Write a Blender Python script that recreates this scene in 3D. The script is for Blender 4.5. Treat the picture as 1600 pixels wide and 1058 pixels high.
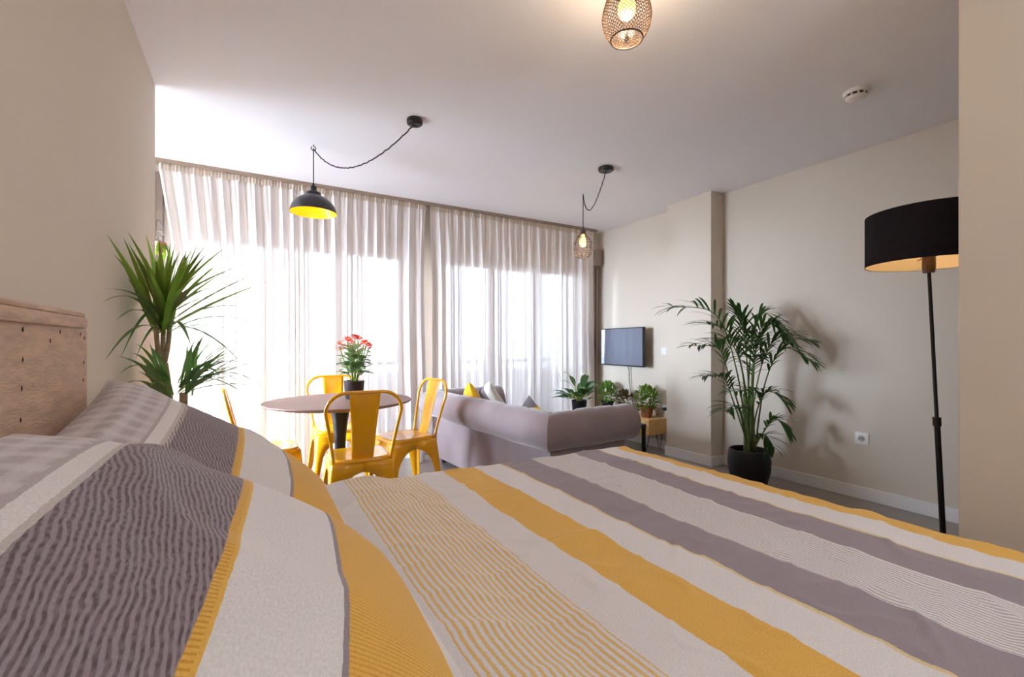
import bpy, bmesh, math, random
from mathutils import Vector, Matrix, noise
for o in list(bpy.data.objects):
    bpy.data.objects.remove(o)
S = bpy.context.scene
COL = S.collection
random.seed(7)
R = math.radians
PI = math.pi

# ------------------------------------------------------------------ camera, sky, exposure
cam = bpy.data.cameras.new('camera'); camo = bpy.data.objects.new('camera', cam); COL.objects.link(camo)
camo.location = (0, 0, 1.152); camo.rotation_euler = (R(90), 0, R(-30.014))
cam.sensor_fit = 'HORIZONTAL'; cam.sensor_width = 36; cam.lens = 708 / 1600 * 36
cam.shift_y = 9 / 1600; cam.clip_start = 0.02; cam.clip_end = 200
S.camera = camo
S.view_settings.view_transform = 'Standard'; S.view_settings.look = 'None'
S.view_settings.gamma = 1; S.view_settings.use_curve_mapping = False
S.view_settings.exposure = 1.58
cy = S.cycles
cy.use_denoising = True; cy.max_bounces = 14; cy.diffuse_bounces = 8; cy.glossy_bounces = 4
cy.transmission_bounces = 8; cy.transparent_max_bounces = 16
cy.sample_clamp_indirect = 6; cy.caustics_reflective = False; cy.caustics_refractive = False
W = bpy.data.worlds.new('sky'); S.world = W; W.use_nodes = True
bg = W.node_tree.nodes['Background']
bg.inputs[0].default_value = (0.80, 0.955, 1.15, 1); bg.inputs[1].default_value = 22.5

def area(name, loc, rot, sx, sy, power, col=(1, 1, 1), portal=False):
    l = bpy.data.lights.new(name, 'AREA'); l.shape = 'RECTANGLE'; l.size = sx; l.size_y = sy
    l.energy = power; l.color = col; l.cycles.is_portal = portal
    o = bpy.data.objects.new(name, l); COL.objects.link(o); o.location = loc; o.rotation_euler = rot
    return o
area('window_portal', (0.46, 4.86, 1.1), (R(-90), 0, 0), 1.94, 2.1, 1, portal=True)
area('window_portal', (2.74, 4.86, 1.1), (R(-90), 0, 0), 1.98, 2.1, 1, portal=True)
area('window_portal', (-2.24, 3.88, 1.1), (R(90), 0, R(-90)), 1.32, 2.12, 1, portal=True)  # portal of the added unseen alcove window

def point(name, loc, power, col, r=0.03):
    l = bpy.data.lights.new(name, 'POINT'); l.energy = power; l.color = col; l.shadow_soft_size = r
    o = bpy.data.objects.new(name, l); COL.objects.link(o); o.location = loc
    return o

# ------------------------------------------------------------------ materials
MATS = {}
def lin(c):
    return tuple(((x / 255) / 12.92 if x <= 10 else (((x / 255) + 0.055) / 1.055) ** 2.4) for x in c) + (1,)
def mat(name, col, rough=0.5, metal=0.0, bump=0.0, bscale=40, var=0.0, vscale=8, spec=0.5, sheen=0.0,
        rnd=0.0, coat=0.0, trans=0.0, emit=None, estr=0.0, stretch=None):
    m = bpy.data.materials.new(name); m.use_nodes = True
    nt = m.node_tree; b = nt.nodes['Principled BSDF']
    c = lin(col)
    b.inputs['Base Color'].default_value = c
    b.inputs['Roughness'].default_value = rough; b.inputs['Metallic'].default_value = metal
    b.inputs['Specular IOR Level'].default_value = spec
    b.inputs['Sheen Weight'].default_value = sheen; b.inputs['Coat Weight'].default_value = coat
    b.inputs['Sheen Roughness'].default_value = 0.4
    b.inputs['Transmission Weight'].default_value = trans
    if emit:
        b.inputs['Emission Color'].default_value = lin(emit); b.inputs['Emission Strength'].default_value = estr
    tc = nt.nodes.new('ShaderNodeTexCoord')
    vec = tc.outputs['Object']
    if stretch:
        mp = nt.nodes.new('ShaderNodeMapping'); mp.inputs['Scale'].default_value = stretch
        nt.links.new(vec, mp.inputs[0]); vec = mp.outputs[0]
    last = None
    if var > 0:
        n = nt.nodes.new('ShaderNodeTexNoise'); n.inputs['Scale'].default_value = vscale; n.inputs['Detail'].default_value = 6
        nt.links.new(vec, n.inputs['Vector'])
        hsv = nt.nodes.new('ShaderNodeHueSaturation'); hsv.inputs['Color'].default_value = c
        mr = nt.nodes.new('ShaderNodeMapRange'); mr.inputs[1].default_value = 0.3; mr.inputs[2].default_value = 0.7
        mr.inputs[3].default_value = 1 - var; mr.inputs[4].default_value = 1 + var
        nt.links.new(n.outputs[0], mr.inputs[0]); nt.links.new(mr.outputs[0], hsv.inputs['Value'])
        nt.links.new(hsv.outputs[0], b.inputs['Base Color']); last = hsv
    if rnd > 0:
        oi = nt.nodes.new('ShaderNodeObjectInfo')
        h2 = nt.nodes.new('ShaderNodeHueSaturation')
        h2.inputs['Color'].default_value = c
        if last: nt.links.new(last.outputs[0], h2.inputs['Color'])
        mr = nt.nodes.new('ShaderNodeMapRange'); mr.inputs[3].default_value = 1 - rnd; mr.inputs[4].default_value = 1 + rnd
        nt.links.new(oi.outputs['Random'], mr.inputs[0]); nt.links.new(mr.outputs[0], h2.inputs['Value'])
        mr2 = nt.nodes.new('ShaderNodeMapRange'); mr2.inputs[3].default_value = 0.5 - rnd * 0.06; mr2.inputs[4].default_value = 0.5 + rnd * 0.04
        nt.links.new(oi.outputs['Random'], mr2.inputs[0]); nt.links.new(mr2.outputs[0], h2.inputs['Hue'])
        nt.links.new(h2.outputs[0], b.inputs['Base Color'])
    if bump > 0:
        n = nt.nodes.new('ShaderNodeTexNoise'); n.inputs['Scale'].default_value = bscale; n.inputs['Detail'].default_value = 4
        nt.links.new(vec, n.inputs['Vector'])
        bp = nt.nodes.new('ShaderNodeBump'); bp.inputs['Strength'].default_value = bump; bp.inputs['Distance'].default_value = 0.01
        nt.links.new(n.outputs[0], bp.inputs['Height']); nt.links.new(bp.outputs[0], b.inputs['Normal'])
    MATS[name] = m
    return m

WALL = mat('wall_paint', (215, 204, 190), 0.85, bump=0.05, bscale=180, spec=0.2)
CEIL = mat('ceiling_paint', (243, 240, 243), 0.9, spec=0.2)
WHITE = mat('white_paint', (232, 230, 228), 0.45)
FLOORM = mat('floor_grey', (150, 142, 134), 0.3, var=0.06, vscale=3, bump=0.02, bscale=60)
YEL = mat('yellow_enamel', (240, 172, 14), 0.22, coat=0.4)
BLACKM = mat('black_metal', (24, 23, 24), 0.4)
BLACKP = mat('black_ceramic', (22, 22, 25), 0.55, bump=0.1, bscale=60)
DARKPOT = mat('dark_pot', (52, 44, 44), 0.35)
TERRA = mat('terracotta', (142, 84, 52), 0.8, bump=0.1, bscale=80)
SOIL = mat('soil', (52, 38, 28), 0.95, bump=0.6, bscale=90)
TABLEW = mat('table_wood', (142, 112, 100), 0.5, var=0.10, vscale=10, stretch=(1, 8, 1), spec=0.25)
OAK = mat('oak_box', (228, 184, 122), 0.5, var=0.14, vscale=7, stretch=(9, 1, 9))
OLDWOOD = mat('old_wood', (194, 164, 140), 0.75, var=0.16, vscale=9, stretch=(1, 1.4, 7), bump=0.35, bscale=30)
OLDDARK = mat('old_wood_dark', (34, 22, 16), 0.9)
VELVET = mat('velvet', (142, 126, 128), 0.75, var=0.1, vscale=5, bump=0.05, bscale=25, sheen=0.5, spec=0.2)
BTN = mat('velvet_button', (70, 60, 62), 0.8)
BRONZE = mat('bronze_wire', (96, 74, 58), 0.4, metal=0.8)
BROWN = mat('brown_cap', (92, 70, 60), 0.5)
CORD = mat('woven_cord', (58, 54, 56), 0.8)
DOMEB = mat('dome_black', (46, 46, 52), 0.35)
DOMEY = mat('dome_yellow', (255, 184, 0), 0.35)
SHADE = mat('shade_black', (30, 27, 32), 0.9, var=0.25, vscale=120, bump=0.2, bscale=300, spec=0.15)
GOLD = mat('shade_gold', (240, 216, 170), 0.5)
PLASTIC = mat('white_plastic', (236, 233, 230), 0.35)
VENT = mat('vent_grey', (84, 74, 66), 0.7)
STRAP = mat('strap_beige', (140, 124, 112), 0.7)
SCREEN = mat('screen_glass', (140, 148, 166), 0.16, metal=0.85, spec=1.0)
FRAMEM = mat('window_aluminium', (222, 224, 230), 0.4)
MATTR = mat('mattress_fabric', (228, 224, 220), 0.9)
BEDB = mat('bed_base_fabric', (120, 112, 110), 0.9)
DRAC = mat('dracaena_leaf', (132, 166, 66), 0.38, rnd=0.4, var=0.1, vscale=20)
DRAC2 = mat('dracaena_leaf_lower', (108, 150, 84), 0.38, rnd=0.4)
TRUNK = mat('cane_bark', (168, 142, 112), 0.9, var=0.25, vscale=12, stretch=(1, 1, 9), bump=0.4, bscale=50)
PALMM = mat('palm_leaf', (66, 102, 50), 0.45, rnd=0.35)
PSTEM = mat('palm_stem', (96, 112, 58), 0.5, rnd=0.3)
KLEAF = mat('kalanchoe_leaf', (140, 170, 112), 0.4, rnd=0.35)
KSTEM = mat('kalanchoe_stem', (150, 170, 70), 0.5)
KFLOW = mat('orange_petal', (252, 104, 22), 0.5, rnd=0.2)
LILY = mat('lily_leaf', (84, 134, 78), 0.35, rnd=0.4)
LILYW = mat('lily_spathe', (206, 214, 178), 0.5)
HERB = mat('herb_leaf', (112, 156, 56), 0.5, rnd=0.2, var=0.35, vscale=25)
HERBD = mat('herb_leaf_dark', (92, 78, 44), 0.5, var=0.4, vscale=25)
PINK = mat('pink_ceramic', (230, 164, 150), 0.5)
LIME = mat('lime_leaf', (132, 168, 40), 0.5)
RECESS = mat('socket_recess', (190, 182, 174), 0.5)
RAILM = mat('curtain_rail', (158, 138, 122), 0.6)
RENDERG = mat('street_ground', (132, 132, 132), 0.9)
RENDER_ = mat('parapet_render', (160, 162, 170), 0.9)
CUY = mat('cushion_yellow', (232, 182, 40), 0.85, bump=0.1, bscale=200)
CUG = mat('cushion_grey', (122, 114, 120), 0.85, bump=0.1, bscale=200)
CUW = mat('cushion_cream', (226, 220, 212), 0.85, bump=0.1, bscale=200)
BULB = mat('bulb_glow', (255, 214, 140), 0.3, emit=(255, 190, 100), estr=1.5)
FILA = mat('bulb_filament', (255, 240, 200), 0.3, emit=(255, 232, 180), estr=16)
GLOBEFILL = mat('fill_globe_glow', (255, 240, 226), 0.4, emit=(234, 245, 255), estr=17)  # glow of the added fill globe behind the camera
CABLE = mat('grey_cable', (128, 126, 128), 0.6)

def leafy(m, amt=0.5):
    nt = m.node_tree; b = nt.nodes['Principled BSDF']; out = nt.nodes['Material Output']
    tl = nt.nodes.new('ShaderNodeBsdfTranslucent'); mx = nt.nodes.new('ShaderNodeMixShader'); mx.inputs[0].default_value = amt
    src = b.inputs['Base Color'].links[0].from_socket if b.inputs['Base Color'].links else None
    if src: nt.links.new(src, tl.inputs[0])
    else: tl.inputs[0].default_value = b.inputs['Base Color'].default_value
    nt.links.new(b.outputs[0], mx.inputs[1]); nt.links.new(tl.outputs[0], mx.inputs[2]); nt.links.new(mx.outputs[0], out.inputs[0])
for m_ in (DRAC, DRAC2, PALMM, KLEAF, KFLOW, LILY, LILYW, HERB, HERBD, LIME): leafy(m_)

def glass_mat():
    m = bpy.data.materials.new('window_glass'); m.use_nodes = True; nt = m.node_tree
    for n in list(nt.nodes): nt.nodes.remove(n)
    out = nt.nodes.new('ShaderNodeOutputMaterial'); mx = nt.nodes.new('ShaderNodeMixShader')
    t = nt.nodes.new('ShaderNodeBsdfTransparent'); g = nt.nodes.new('ShaderNodeBsdfGlossy'); g.inputs['Roughness'].default_value = 0.02
    fr = nt.nodes.new('ShaderNodeFresnel'); fr.inputs[0].default_value = 1.45
    nt.links.new(fr.outputs[0], mx.inputs[0]); nt.links.new(t.outputs[0], mx.inputs[1]); nt.links.new(g.outputs[0], mx.inputs[2])
    nt.links.new(mx.outputs[0], out.inputs[0]); return m
GLASS = glass_mat()
def sheer_mat(name, col, t_transp, t_diff):
    m = bpy.data.materials.new(name); m.use_nodes = True; nt = m.node_tree
    for n in list(nt.nodes): nt.nodes.remove(n)
    out = nt.nodes.new('ShaderNodeOutputMaterial')
    tr = nt.nodes.new('ShaderNodeBsdfTransparent'); tl = nt.nodes.new('ShaderNodeBsdfTranslucent'); df = nt.nodes.new('ShaderNodeBsdfDiffuse')
    tl.inputs[0].default_value = lin(col); df.inputs[0].default_value = lin(col)
    m1 = nt.nodes.new('ShaderNodeMixShader'); m1.inputs[0].default_value = t_diff
    nt.links.new(tl.outputs[0], m1.inputs[1]); nt.links.new(df.outputs[0], m1.inputs[2])
    m2 = nt.nodes.new('ShaderNodeMixShader'); m2.inputs[0].default_value = t_transp
    nt.links.new(m1.outputs[0], m2.inputs[1]); nt.links.new(tr.outputs[0], m2.inputs[2])
    nt.links.new(m2.outputs[0], out.inputs[0]); return m
SHEER = sheer_mat('sheer_voile', (236, 229, 226), 0.008, 0.969)
HEADM = sheer_mat('sheer_heading', (226, 214, 202), 0.01, 0.9)

CREAM = (224, 219, 219); YSTR = (226, 178, 88); GREY = (152, 140, 148); LGREY = (182, 172, 176)
def stripe_mat(name, stops, fine, uvname='UVMap', xlines=None):
    """bands along UV.x (metres); fine = list of (u0,u1,period,colour,duty) thin stripes; xlines = cross stripes along v"""
    m = bpy.data.materials.new(name); m.use_nodes = True; nt = m.node_tree; b = nt.nodes['Principled BSDF']
    b.inputs['Roughness'].default_value = 0.9; b.inputs['Specular IOR Level'].default_value = 0.15
    b.inputs['Sheen Weight'].default_value = 0.15
    uv = nt.nodes.new('ShaderNodeUVMap'); uv.uv_map = uvname
    sp = nt.nodes.new('ShaderNodeSeparateXYZ'); nt.links.new(uv.outputs[0], sp.inputs[0])
    # slight irregularity of the weave
    nz = nt.nodes.new('ShaderNodeTexNoise'); nz.inputs['Scale'].default_value = 70; nz.inputs['Detail'].default_value = 2
    nt.links.new(uv.outputs[0], nz.inputs['Vector'])
    jit = nt.nodes.new('ShaderNodeMath'); jit.operation = 'MULTIPLY_ADD'; jit.inputs[1].default_value = 0.004
    nt.links.new(nz.outputs[0], jit.inputs[0]); nt.links.new(sp.outputs[0], jit.inputs[2])
    U = jit.outputs[0]; V = sp.outputs[1]
    span = 2.6; off = 0.1
    ma = nt.nodes.new('ShaderNodeMath'); ma.operation = 'MULTIPLY_ADD'; ma.inputs[1].default_value = 1 / span; ma.inputs[2].default_value = off / span
    nt.links.new(U, ma.inputs[0])
    cr = nt.nodes.new('ShaderNodeValToRGB'); cr.color_ramp.interpolation = 'CONSTANT'
    els = cr.color_ramp.elements
    els[0].position = 0; els[0].color = lin(stops[0][1])
    els.remove(els[1])
    for u, c in stops[1:]:
        e = els.new((u + off) / span); e.color = lin(c)
    nt.links.new(ma.outputs[0], cr.inputs[0])
    colr = cr.outputs[0]
    def step(x, a, b_):
        g = nt.nodes.new('ShaderNodeMath'); g.operation = 'GREATER_THAN'; nt.links.new(x, g.inputs[0]); g.inputs[1].default_value = a
        l = nt.nodes.new('ShaderNodeMath'); l.operation = 'LESS_THAN'; nt.links.new(x, l.inputs[0]); l.inputs[1].default_value = b_
        mm = nt.nodes.new('ShaderNodeMath'); mm.operation = 'MULTIPLY'; nt.links.new(g.outputs[0], mm.inputs[0]); nt.links.new(l.outputs[0], mm.inputs[1])
        return mm.outputs[0]
    def lines(x, period, duty):
        d = nt.nodes.new('ShaderNodeMath'); d.operation = 'MULTIPLY'; d.inputs[1].default_value = 1 / period; nt.links.new(x, d.inputs[0])
        f = nt.nodes.new('ShaderNodeMath'); f.operation = 'FRACT'; nt.links.new(d.outputs[0], f.inputs[0])
        t = nt.nodes.new('ShaderNodeMath'); t.operation = 'PINGPONG'; t.inputs[1].default_value = 0.5; nt.links.new(f.outputs[0], t.inputs[0])
        mr = nt.nodes.new('ShaderNodeMapRange'); mr.inputs[1].default_value = duty / 2 + 0.08; mr.inputs[2].default_value = duty / 2 - 0.08
        nt.links.new(t.outputs[0], mr.inputs[0]); return mr.outputs[0]
    def mixc(fac, c):
        nonlocal colr
        mx = nt.nodes.new('ShaderNodeMix'); mx.data_type = 'RGBA'
        nt.links.new(fac, mx.inputs[0]); nt.links.new(colr, mx.inputs[6]); mx.inputs[7].default_value = lin(c); colr = mx.outputs[2]
    for (u0, u1, per, c, duty, axis, amt) in fine:
        msk = step(U, u0, u1)
        if axis == 'd':
            dd = nt.nodes.new('ShaderNodeMath'); dd.operation = 'MULTIPLY_ADD'; dd.inputs[1].default_value = 0.32
            nt.links.new(V, dd.inputs[0]); nt.links.new(U, dd.inputs[2])
            nw = nt.nodes.new('ShaderNodeTexNoise'); nw.inputs['Scale'].default_value = 16; nw.inputs['Detail'].default_value = 3; nt.links.new(uv.outputs[0], nw.inputs['Vector'])
            d2 = nt.nodes.new('ShaderNodeMath'); d2.operation = 'MULTIPLY_ADD'; d2.inputs[1].default_value = 0.022
            nt.links.new(nw.outputs[0], d2.inputs[0]); nt.links.new(dd.outputs[0], d2.inputs[2]); AX = d2.outputs[0]
        else: AX = U if axis == 'u' else V
        ln = lines(AX, per, duty)
        mm = nt.nodes.new('ShaderNodeMath'); mm.operation = 'MULTIPLY'; nt.links.new(msk, mm.inputs[0]); nt.links.new(ln, mm.inputs[1])
        m3 = nt.nodes.new('ShaderNodeMath'); m3.operation = 'MULTIPLY'; nt.links.new(mm.outputs[0], m3.inputs[0]); m3.inputs[1].default_value = amt
        if axis == 'd':
            nb = nt.nodes.new('ShaderNodeTexNoise'); nb.inputs['Scale'].default_value = 130; nb.inputs['Detail'].default_value = 2; nt.links.new(uv.outputs[0], nb.inputs['Vector'])
            rb = nt.nodes.new('ShaderNodeMapRange'); rb.inputs[1].default_value = .35; rb.inputs[2].default_value = .62; rb.inputs[3].default_value = amt * 0.45; rb.inputs[4].default_value = amt
            nt.links.new(nb.outputs[0], rb.inputs[0]); nt.links.new(rb.outputs[0], m3.inputs[1])
        mixc(m3.outputs[0], c)
    n2 = nt.nodes.new('ShaderNodeTexNoise'); n2.inputs['Scale'].default_value = 260; nt.links.new(uv.outputs[0], n2.inputs['Vector'])
    hs = nt.nodes.new('ShaderNodeHueSaturation'); mr = nt.nodes.new('ShaderNodeMapRange'); mr.inputs[1].default_value = .3; mr.inputs[2].default_value = .7
    mr.inputs[3].default_value = 0.9; mr.inputs[4].default_value = 1.08
    nt.links.new(n2.outputs[0], mr.inputs[0]); nt.links.new(mr.outputs[0], hs.inputs['Value']); nt.links.new(colr, hs.inputs['Color'])
    nt.links.new(hs.outputs[0], b.inputs['Base Color'])
    bp = nt.nodes.new('ShaderNodeBump'); bp.inputs['Strength'].default_value = 0.12; bp.inputs['Distance'].default_value = 0.004
    nt.links.new(n2.outputs[0], bp.inputs['Height']); nt.links.new(bp.outputs[0], b.inputs['Normal'])
    return m

DUVETM = stripe_mat('duvet_stripes', [(-.1, CREAM), (0.713, GREY), (0.721, YSTR), (0.866, GREY), (0.874, CREAM), (0.995, (222, 202, 156)), (1.003, GREY),
    (1.160, CREAM), (1.41, GREY), (1.55, (222, 202, 156)), (1.557, CREAM), (1.685, YSTR), (1.85, GREY), (1.856, CREAM), (1.98, GREY), (2.1, CREAM)],
    [(0.315, 0.600, 0.0158, (224, 184, 108), 0.5, 'u', 0.9), (1.165, 1.405, 0.0125, (160, 148, 152), 0.4, 'u', 0.75)])
def pillow_mat(name, g0, g1, y0, y1, k):
    return stripe_mat(name, [(-.1, LGREY), (g0 - .05, CREAM), (g0 - .02, (196, 188, 186)), (g0, GREY), (g1, YSTR), (g1 + .015, CREAM), (y0 - .012, GREY), (y0, YSTR), (y1, CREAM), (y1 + .1, CREAM)],
    [(g0, g1, 0.0092, (84, 68, 72), 0.5, 'd', 0.85), (-.05, g0 - .05, 0.052, (212, 206, 206), 0.45, 'u', 0.6),
     (-.05, g0 - .05, 0.062, (216, 210, 210), 0.4, 'v', 0.55), (g1, g1 + .015, 0.006, (190, 130, 30), 0.4, 'v', 0.6),
     (y0, y1, 0.006, (200, 140, 44), 0.4, 'v', 0.5)])

# ------------------------------------------------------------------ object helpers
def thing(name, label, cat, loc=(0, 0, 0), rotz=0, group=None):
    o = bpy.data.objects.new(name, None); COL.objects.link(o); o.empty_display_size = 0.1
    o.location = loc; o.rotation_euler = (0, 0, rotz); o['label'] = label; o['category'] = cat
    if group: o['group'] = group
    return o
def tag(o, label, cat, group=None):
    o['label'] = label; o['category'] = cat
    if group: o['group'] = group
    return o
def dup(root, loc, rotz, label):
    r = root.copy(); COL.objects.link(r); r.location = loc; r.rotation_euler = (0, 0, rotz); r['label'] = label
    for ch in root.children:
        c = ch.copy(); COL.objects.link(c); c.parent = r
        for g in ch.children:
            d = g.copy(); COL.objects.link(d); d.parent = c
    return r
def rootloc(o):
    while o.parent: o = o.parent
    return Vector(o.location)

class MB:
    def __init__(s): s.v = []; s.f = []; s.uv = None
    def add(s, vs, fs):
        n = len(s.v); s.v += [Vector(v) for v in vs]; s.f += [tuple(i + n for i in f) for f in fs]; return s
    def box(s, a, b, bev=0.0, seg=2):
        bm = bmesh.new(); bmesh.ops.create_cube(bm, size=1)
        a = Vector(a); b = Vector(b); c = (a + b) / 2; d = b - a
        for v in bm.verts: v.co = Vector((v.co.x * d.x, v.co.y * d.y, v.co.z * d.z)) + c
        if bev > 0: bmesh.ops.bevel(bm, geom=list(bm.edges), offset=bev, segments=seg, affect='EDGES', profile=0.5)
        bm.verts.index_update()
        s.add([v.co for v in bm.verts], [[v.index for v in f.verts] for f in bm.faces]); bm.free(); return s
    def tube(s, pts, rad, n=8, closed=False, caps=True):
        pts = [Vector(p) for p in pts]; m = len(pts)
        rads = rad if isinstance(rad, (list, tuple)) else [rad] * m
        rings = []; up = None
        for i, p in enumerate(pts):
            if closed: t = pts[(i + 1) % m] - pts[i - 1]
            else: t = pts[min(i + 1, m - 1)] - pts[max(i - 1, 0)]
            t.normalize()
            if up is None: up = Vector((0, 0, 1)) if abs(t.z) < 0.9 else Vector((1, 0, 0))
            x = up.cross(t)
            if x.length < 1e-5: x = Vector((0, 1, 0)).cross(t)
            x.normalize(); y = t.cross(x); up = y
            rings.append([p + (x * math.cos(2 * PI * k / n) + y * math.sin(2 * PI * k / n)) * rads[i] for k in range(n)])
        vs = [v for r in rings for v in r]; fs = []
        for i in range(m if closed else m - 1):
            j = (i + 1) % m
            for k in range(n):
                fs.append((i * n + k, i * n + (k + 1) % n, j * n + (k + 1) % n, j * n + k))
        if caps and not closed:
            fs.append(tuple(range(n))[::-1]); fs.append(tuple((m - 1) * n + k for k in range(n)))
        return s.add(vs, fs)
    def lathe(s, prof, c=(0, 0, 0), n=32, caps=False):
        c = Vector(c); vs = []; fs = []
        for r, z in prof:
            for k in range(n): vs.append(c + Vector((r * math.cos(2 * PI * k / n), r * math.sin(2 * PI * k / n), z)))
        for i in range(len(prof) - 1):
            for k in range(n): fs.append((i * n + k, i * n + (k + 1) % n, (i + 1) * n + (k + 1) % n, (i + 1) * n + k))
        if caps:
            fs.append(tuple(range(n))[::-1]); fs.append(tuple((len(prof) - 1) * n + k for k in range(n)))
        return s.add(vs, fs)
    def grid(s, fn, nu, nv, uvfn=None):
        vs = [fn(i / nu, j / nv) for i in range(nu + 1) for j in range(nv + 1)]
        fs = [(i * (nv + 1) + j, (i + 1) * (nv + 1) + j, (i + 1) * (nv + 1) + j + 1, i * (nv + 1) + j + 1) for i in range(nu) for j in range(nv)]
        if uvfn: s.uv = (s.uv or []) + [uvfn(i / nu, j / nv) for i in range(nu + 1) for j in range(nv + 1)]
        return s.add(vs, fs)
    def leaf(s, pts, w, fold=0.25, prof=None, up=Vector((0, 0, 1))):
        """strap leaf along pts, half width w*prof(t), V folded"""
        pts = [Vector(p) for p in pts]; m = len(pts); vs = []
        for i, p in enumerate(pts):
            t = pts[min(i + 1, m - 1)] - pts[max(i - 1, 0)]
            side = t.cross(up)
            if side.length < 1e-6: side = Vector((1, 0, 0))
            side.normalize(); nn = side.cross(t).normalized()
            q = i / (m - 1); ww = w * (prof(q) if prof else math.sin(PI * (0.12 + 0.88 * q)) ** 0.8)
            vs += [p - side * ww + nn * ww * fold, p, p + side * ww + nn * ww * fold]
        fs = []
        for i in range(m - 1):
            a = i * 3; fs += [(a, a + 1, a + 4, a + 3), (a + 1, a + 2, a + 5, a + 4)]
        return s.add(vs, fs)
    def build(s, name, m, parent=None, smooth=True, off=True, ang=None, solid=0.0, sub=0):
        o_ = rootloc(parent) if (parent is not None and off) else Vector((0, 0, 0))
        me = bpy.data.meshes.new(name); me.from_pydata([tuple(v - o_) for v in s.v], [], s.f); me.update()
        if s.uv:
            ul = me.uv_layers.new(name='UVMap')
            for l in me.loops: ul.data[l.index].uv = s.uv[l.vertex_index]
        bm = bmesh.new(); bm.from_mesh(me); bmesh.ops.recalc_face_normals(bm, faces=bm.faces); bm.to_mesh(me); bm.free()
        if smooth:
            me.polygons.foreach_set('use_smooth', [True] * len(me.polygons))
            if ang is not None: me.set_sharp_from_angle(angle=R(ang))
        o = bpy.data.objects.new(name, me); COL.objects.link(o)
        if m: me.materials.append(m)
        if parent is not None: o.parent = parent
        if solid:
            md = o.modifiers.new('thickness', 'SOLIDIFY'); md.thickness = solid; md.offset = 0
        if sub:
            md = o.modifiers.new('smooth', 'SUBSURF'); md.levels = sub; md.render_levels = sub
        return o
def struct(name, mb, m, **k):
    o = mb.build(name, m, smooth=False, **k); o['kind'] = 'structure'; return o
def bez(a, b, c, n):
    a, b, c = Vector(a), Vector(b), Vector(c)
    return [a * (1 - t) ** 2 + b * 2 * t * (1 - t) + c * t * t for t in [i / n for i in range(n + 1)]]
def thru(a, b, c, n, tm=0.55):
    """quadratic through a (t=0), b (t=tm), c (t=1)"""
    a, b, c = Vector(a), Vector(b), Vector(c)
    k = (b - a * (1 - tm) ** 2 - c * tm * tm) / (2 * tm * (1 - tm))
    return bez(a, k, c, n)

# ------------------------------------------------------------------ room shell
H = 2.6; XR = 3.94; XL = -0.46; YW = 4.57
struct('floor', MB().box((-2.2, -2.8, -0.1), (4.2, 4.9, 0)), FLOORM)
struct('ceiling', MB().box((-2.2, -2.8, H), (4.2, 4.9, H + 0.12)), CEIL)
struct('wall_left', MB().box((-2.2, -2.8, 0), (XL, 3.19, H), 0.004, 1), WALL)
struct('wall_alcove', MB().box((-2.2, 3.19, 0), (-2.05, 3.22, H)).box((-2.2, 4.54, 0), (-2.05, YW, H)).box((-2.2, 3.22, 2.15), (-2.05, 4.54, H)).box((-2.2, 3.22, 0), (-2.05, 4.54, 0.04)), WALL)
aw = struct('window_3', MB().box((-2.16, 3.22, 0.04), (-2.1, 3.26, 2.15)).box((-2.16, 4.50, 0.04), (-2.1, 4.54, 2.15)).box((-2.16, 3.26, 2.11), (-2.1, 4.50, 2.15)).box((-2.16, 3.26, 0.04), (-2.1, 4.50, 0.08)), FRAMEM)  # added window out of view, brightens the room with extra daylight
MB().box((-2.135, 3.26, 0.08), (-2.131, 4.50, 2.11)).build('pane', GLASS, aw, smooth=False)
struct('ground_outside', MB().box((-120, -120, -9.2), (120, 160, -9)), RENDERG)
struct('wall_right', MB().box((XR, -2.8, 0), (XR + 0.15, YW, H)), WALL)
struct('wall_column', MB().box((3.757, 2.757, 0), (XR, 3.285, H), 0.003, 1), WALL)
struct('wall_back', MB().box((-0.46, -2.8, 0), (XR, -2.65, H)), WALL)
struct('wall_near', MB().box((2.11, -2.65, 0), (2.26, 0.583, H), 0.006, 2), WALL)
ww = MB().box((-2.2, YW, 2.13), (4.09, YW + 0.25, H)).box((-2.2, YW, 0), (-0.52, YW + 0.25, 2.13))
ww.box((1.43, YW, 0), (1.75, YW + 0.25, 2.13)).box((3.73, YW, 0), (4.09, YW + 0.25, 2.13))
struct('wall_window', ww, WALL)
def base(name, a, b): struct(name, MB().box(a, b, 0.004, 1), WHITE)
base('baseboard_right', (XR - 0.014, -2.6, 0), (XR, 2.757, 0.095))
base('baseboard_right_far', (XR - 0.014, 3.285, 0), (XR, YW, 0.095))
base('baseboard_column', (3.743, 2.743, 0), (3.757, 3.299, 0.095))
base('baseboard_column_side', (3.757, 2.743, 0), (XR - 0.014, 2.757, 0.095))
base('baseboard_column_far', (3.757, 3.285, 0), (XR - 0.014, 3.299, 0.095))
base('baseboard_left', (XL, -2.6, 0), (XL + 0.014, 3.19, 0.095))
base('baseboard_near', (2.096, -2.6, 0), (2.11, 0.583, 0.095))
struct('trim_curtain_rail', MB().box((-0.68, 4.415, 2.575), (3.80, 4.50, 2.6)), RAILM)

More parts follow.
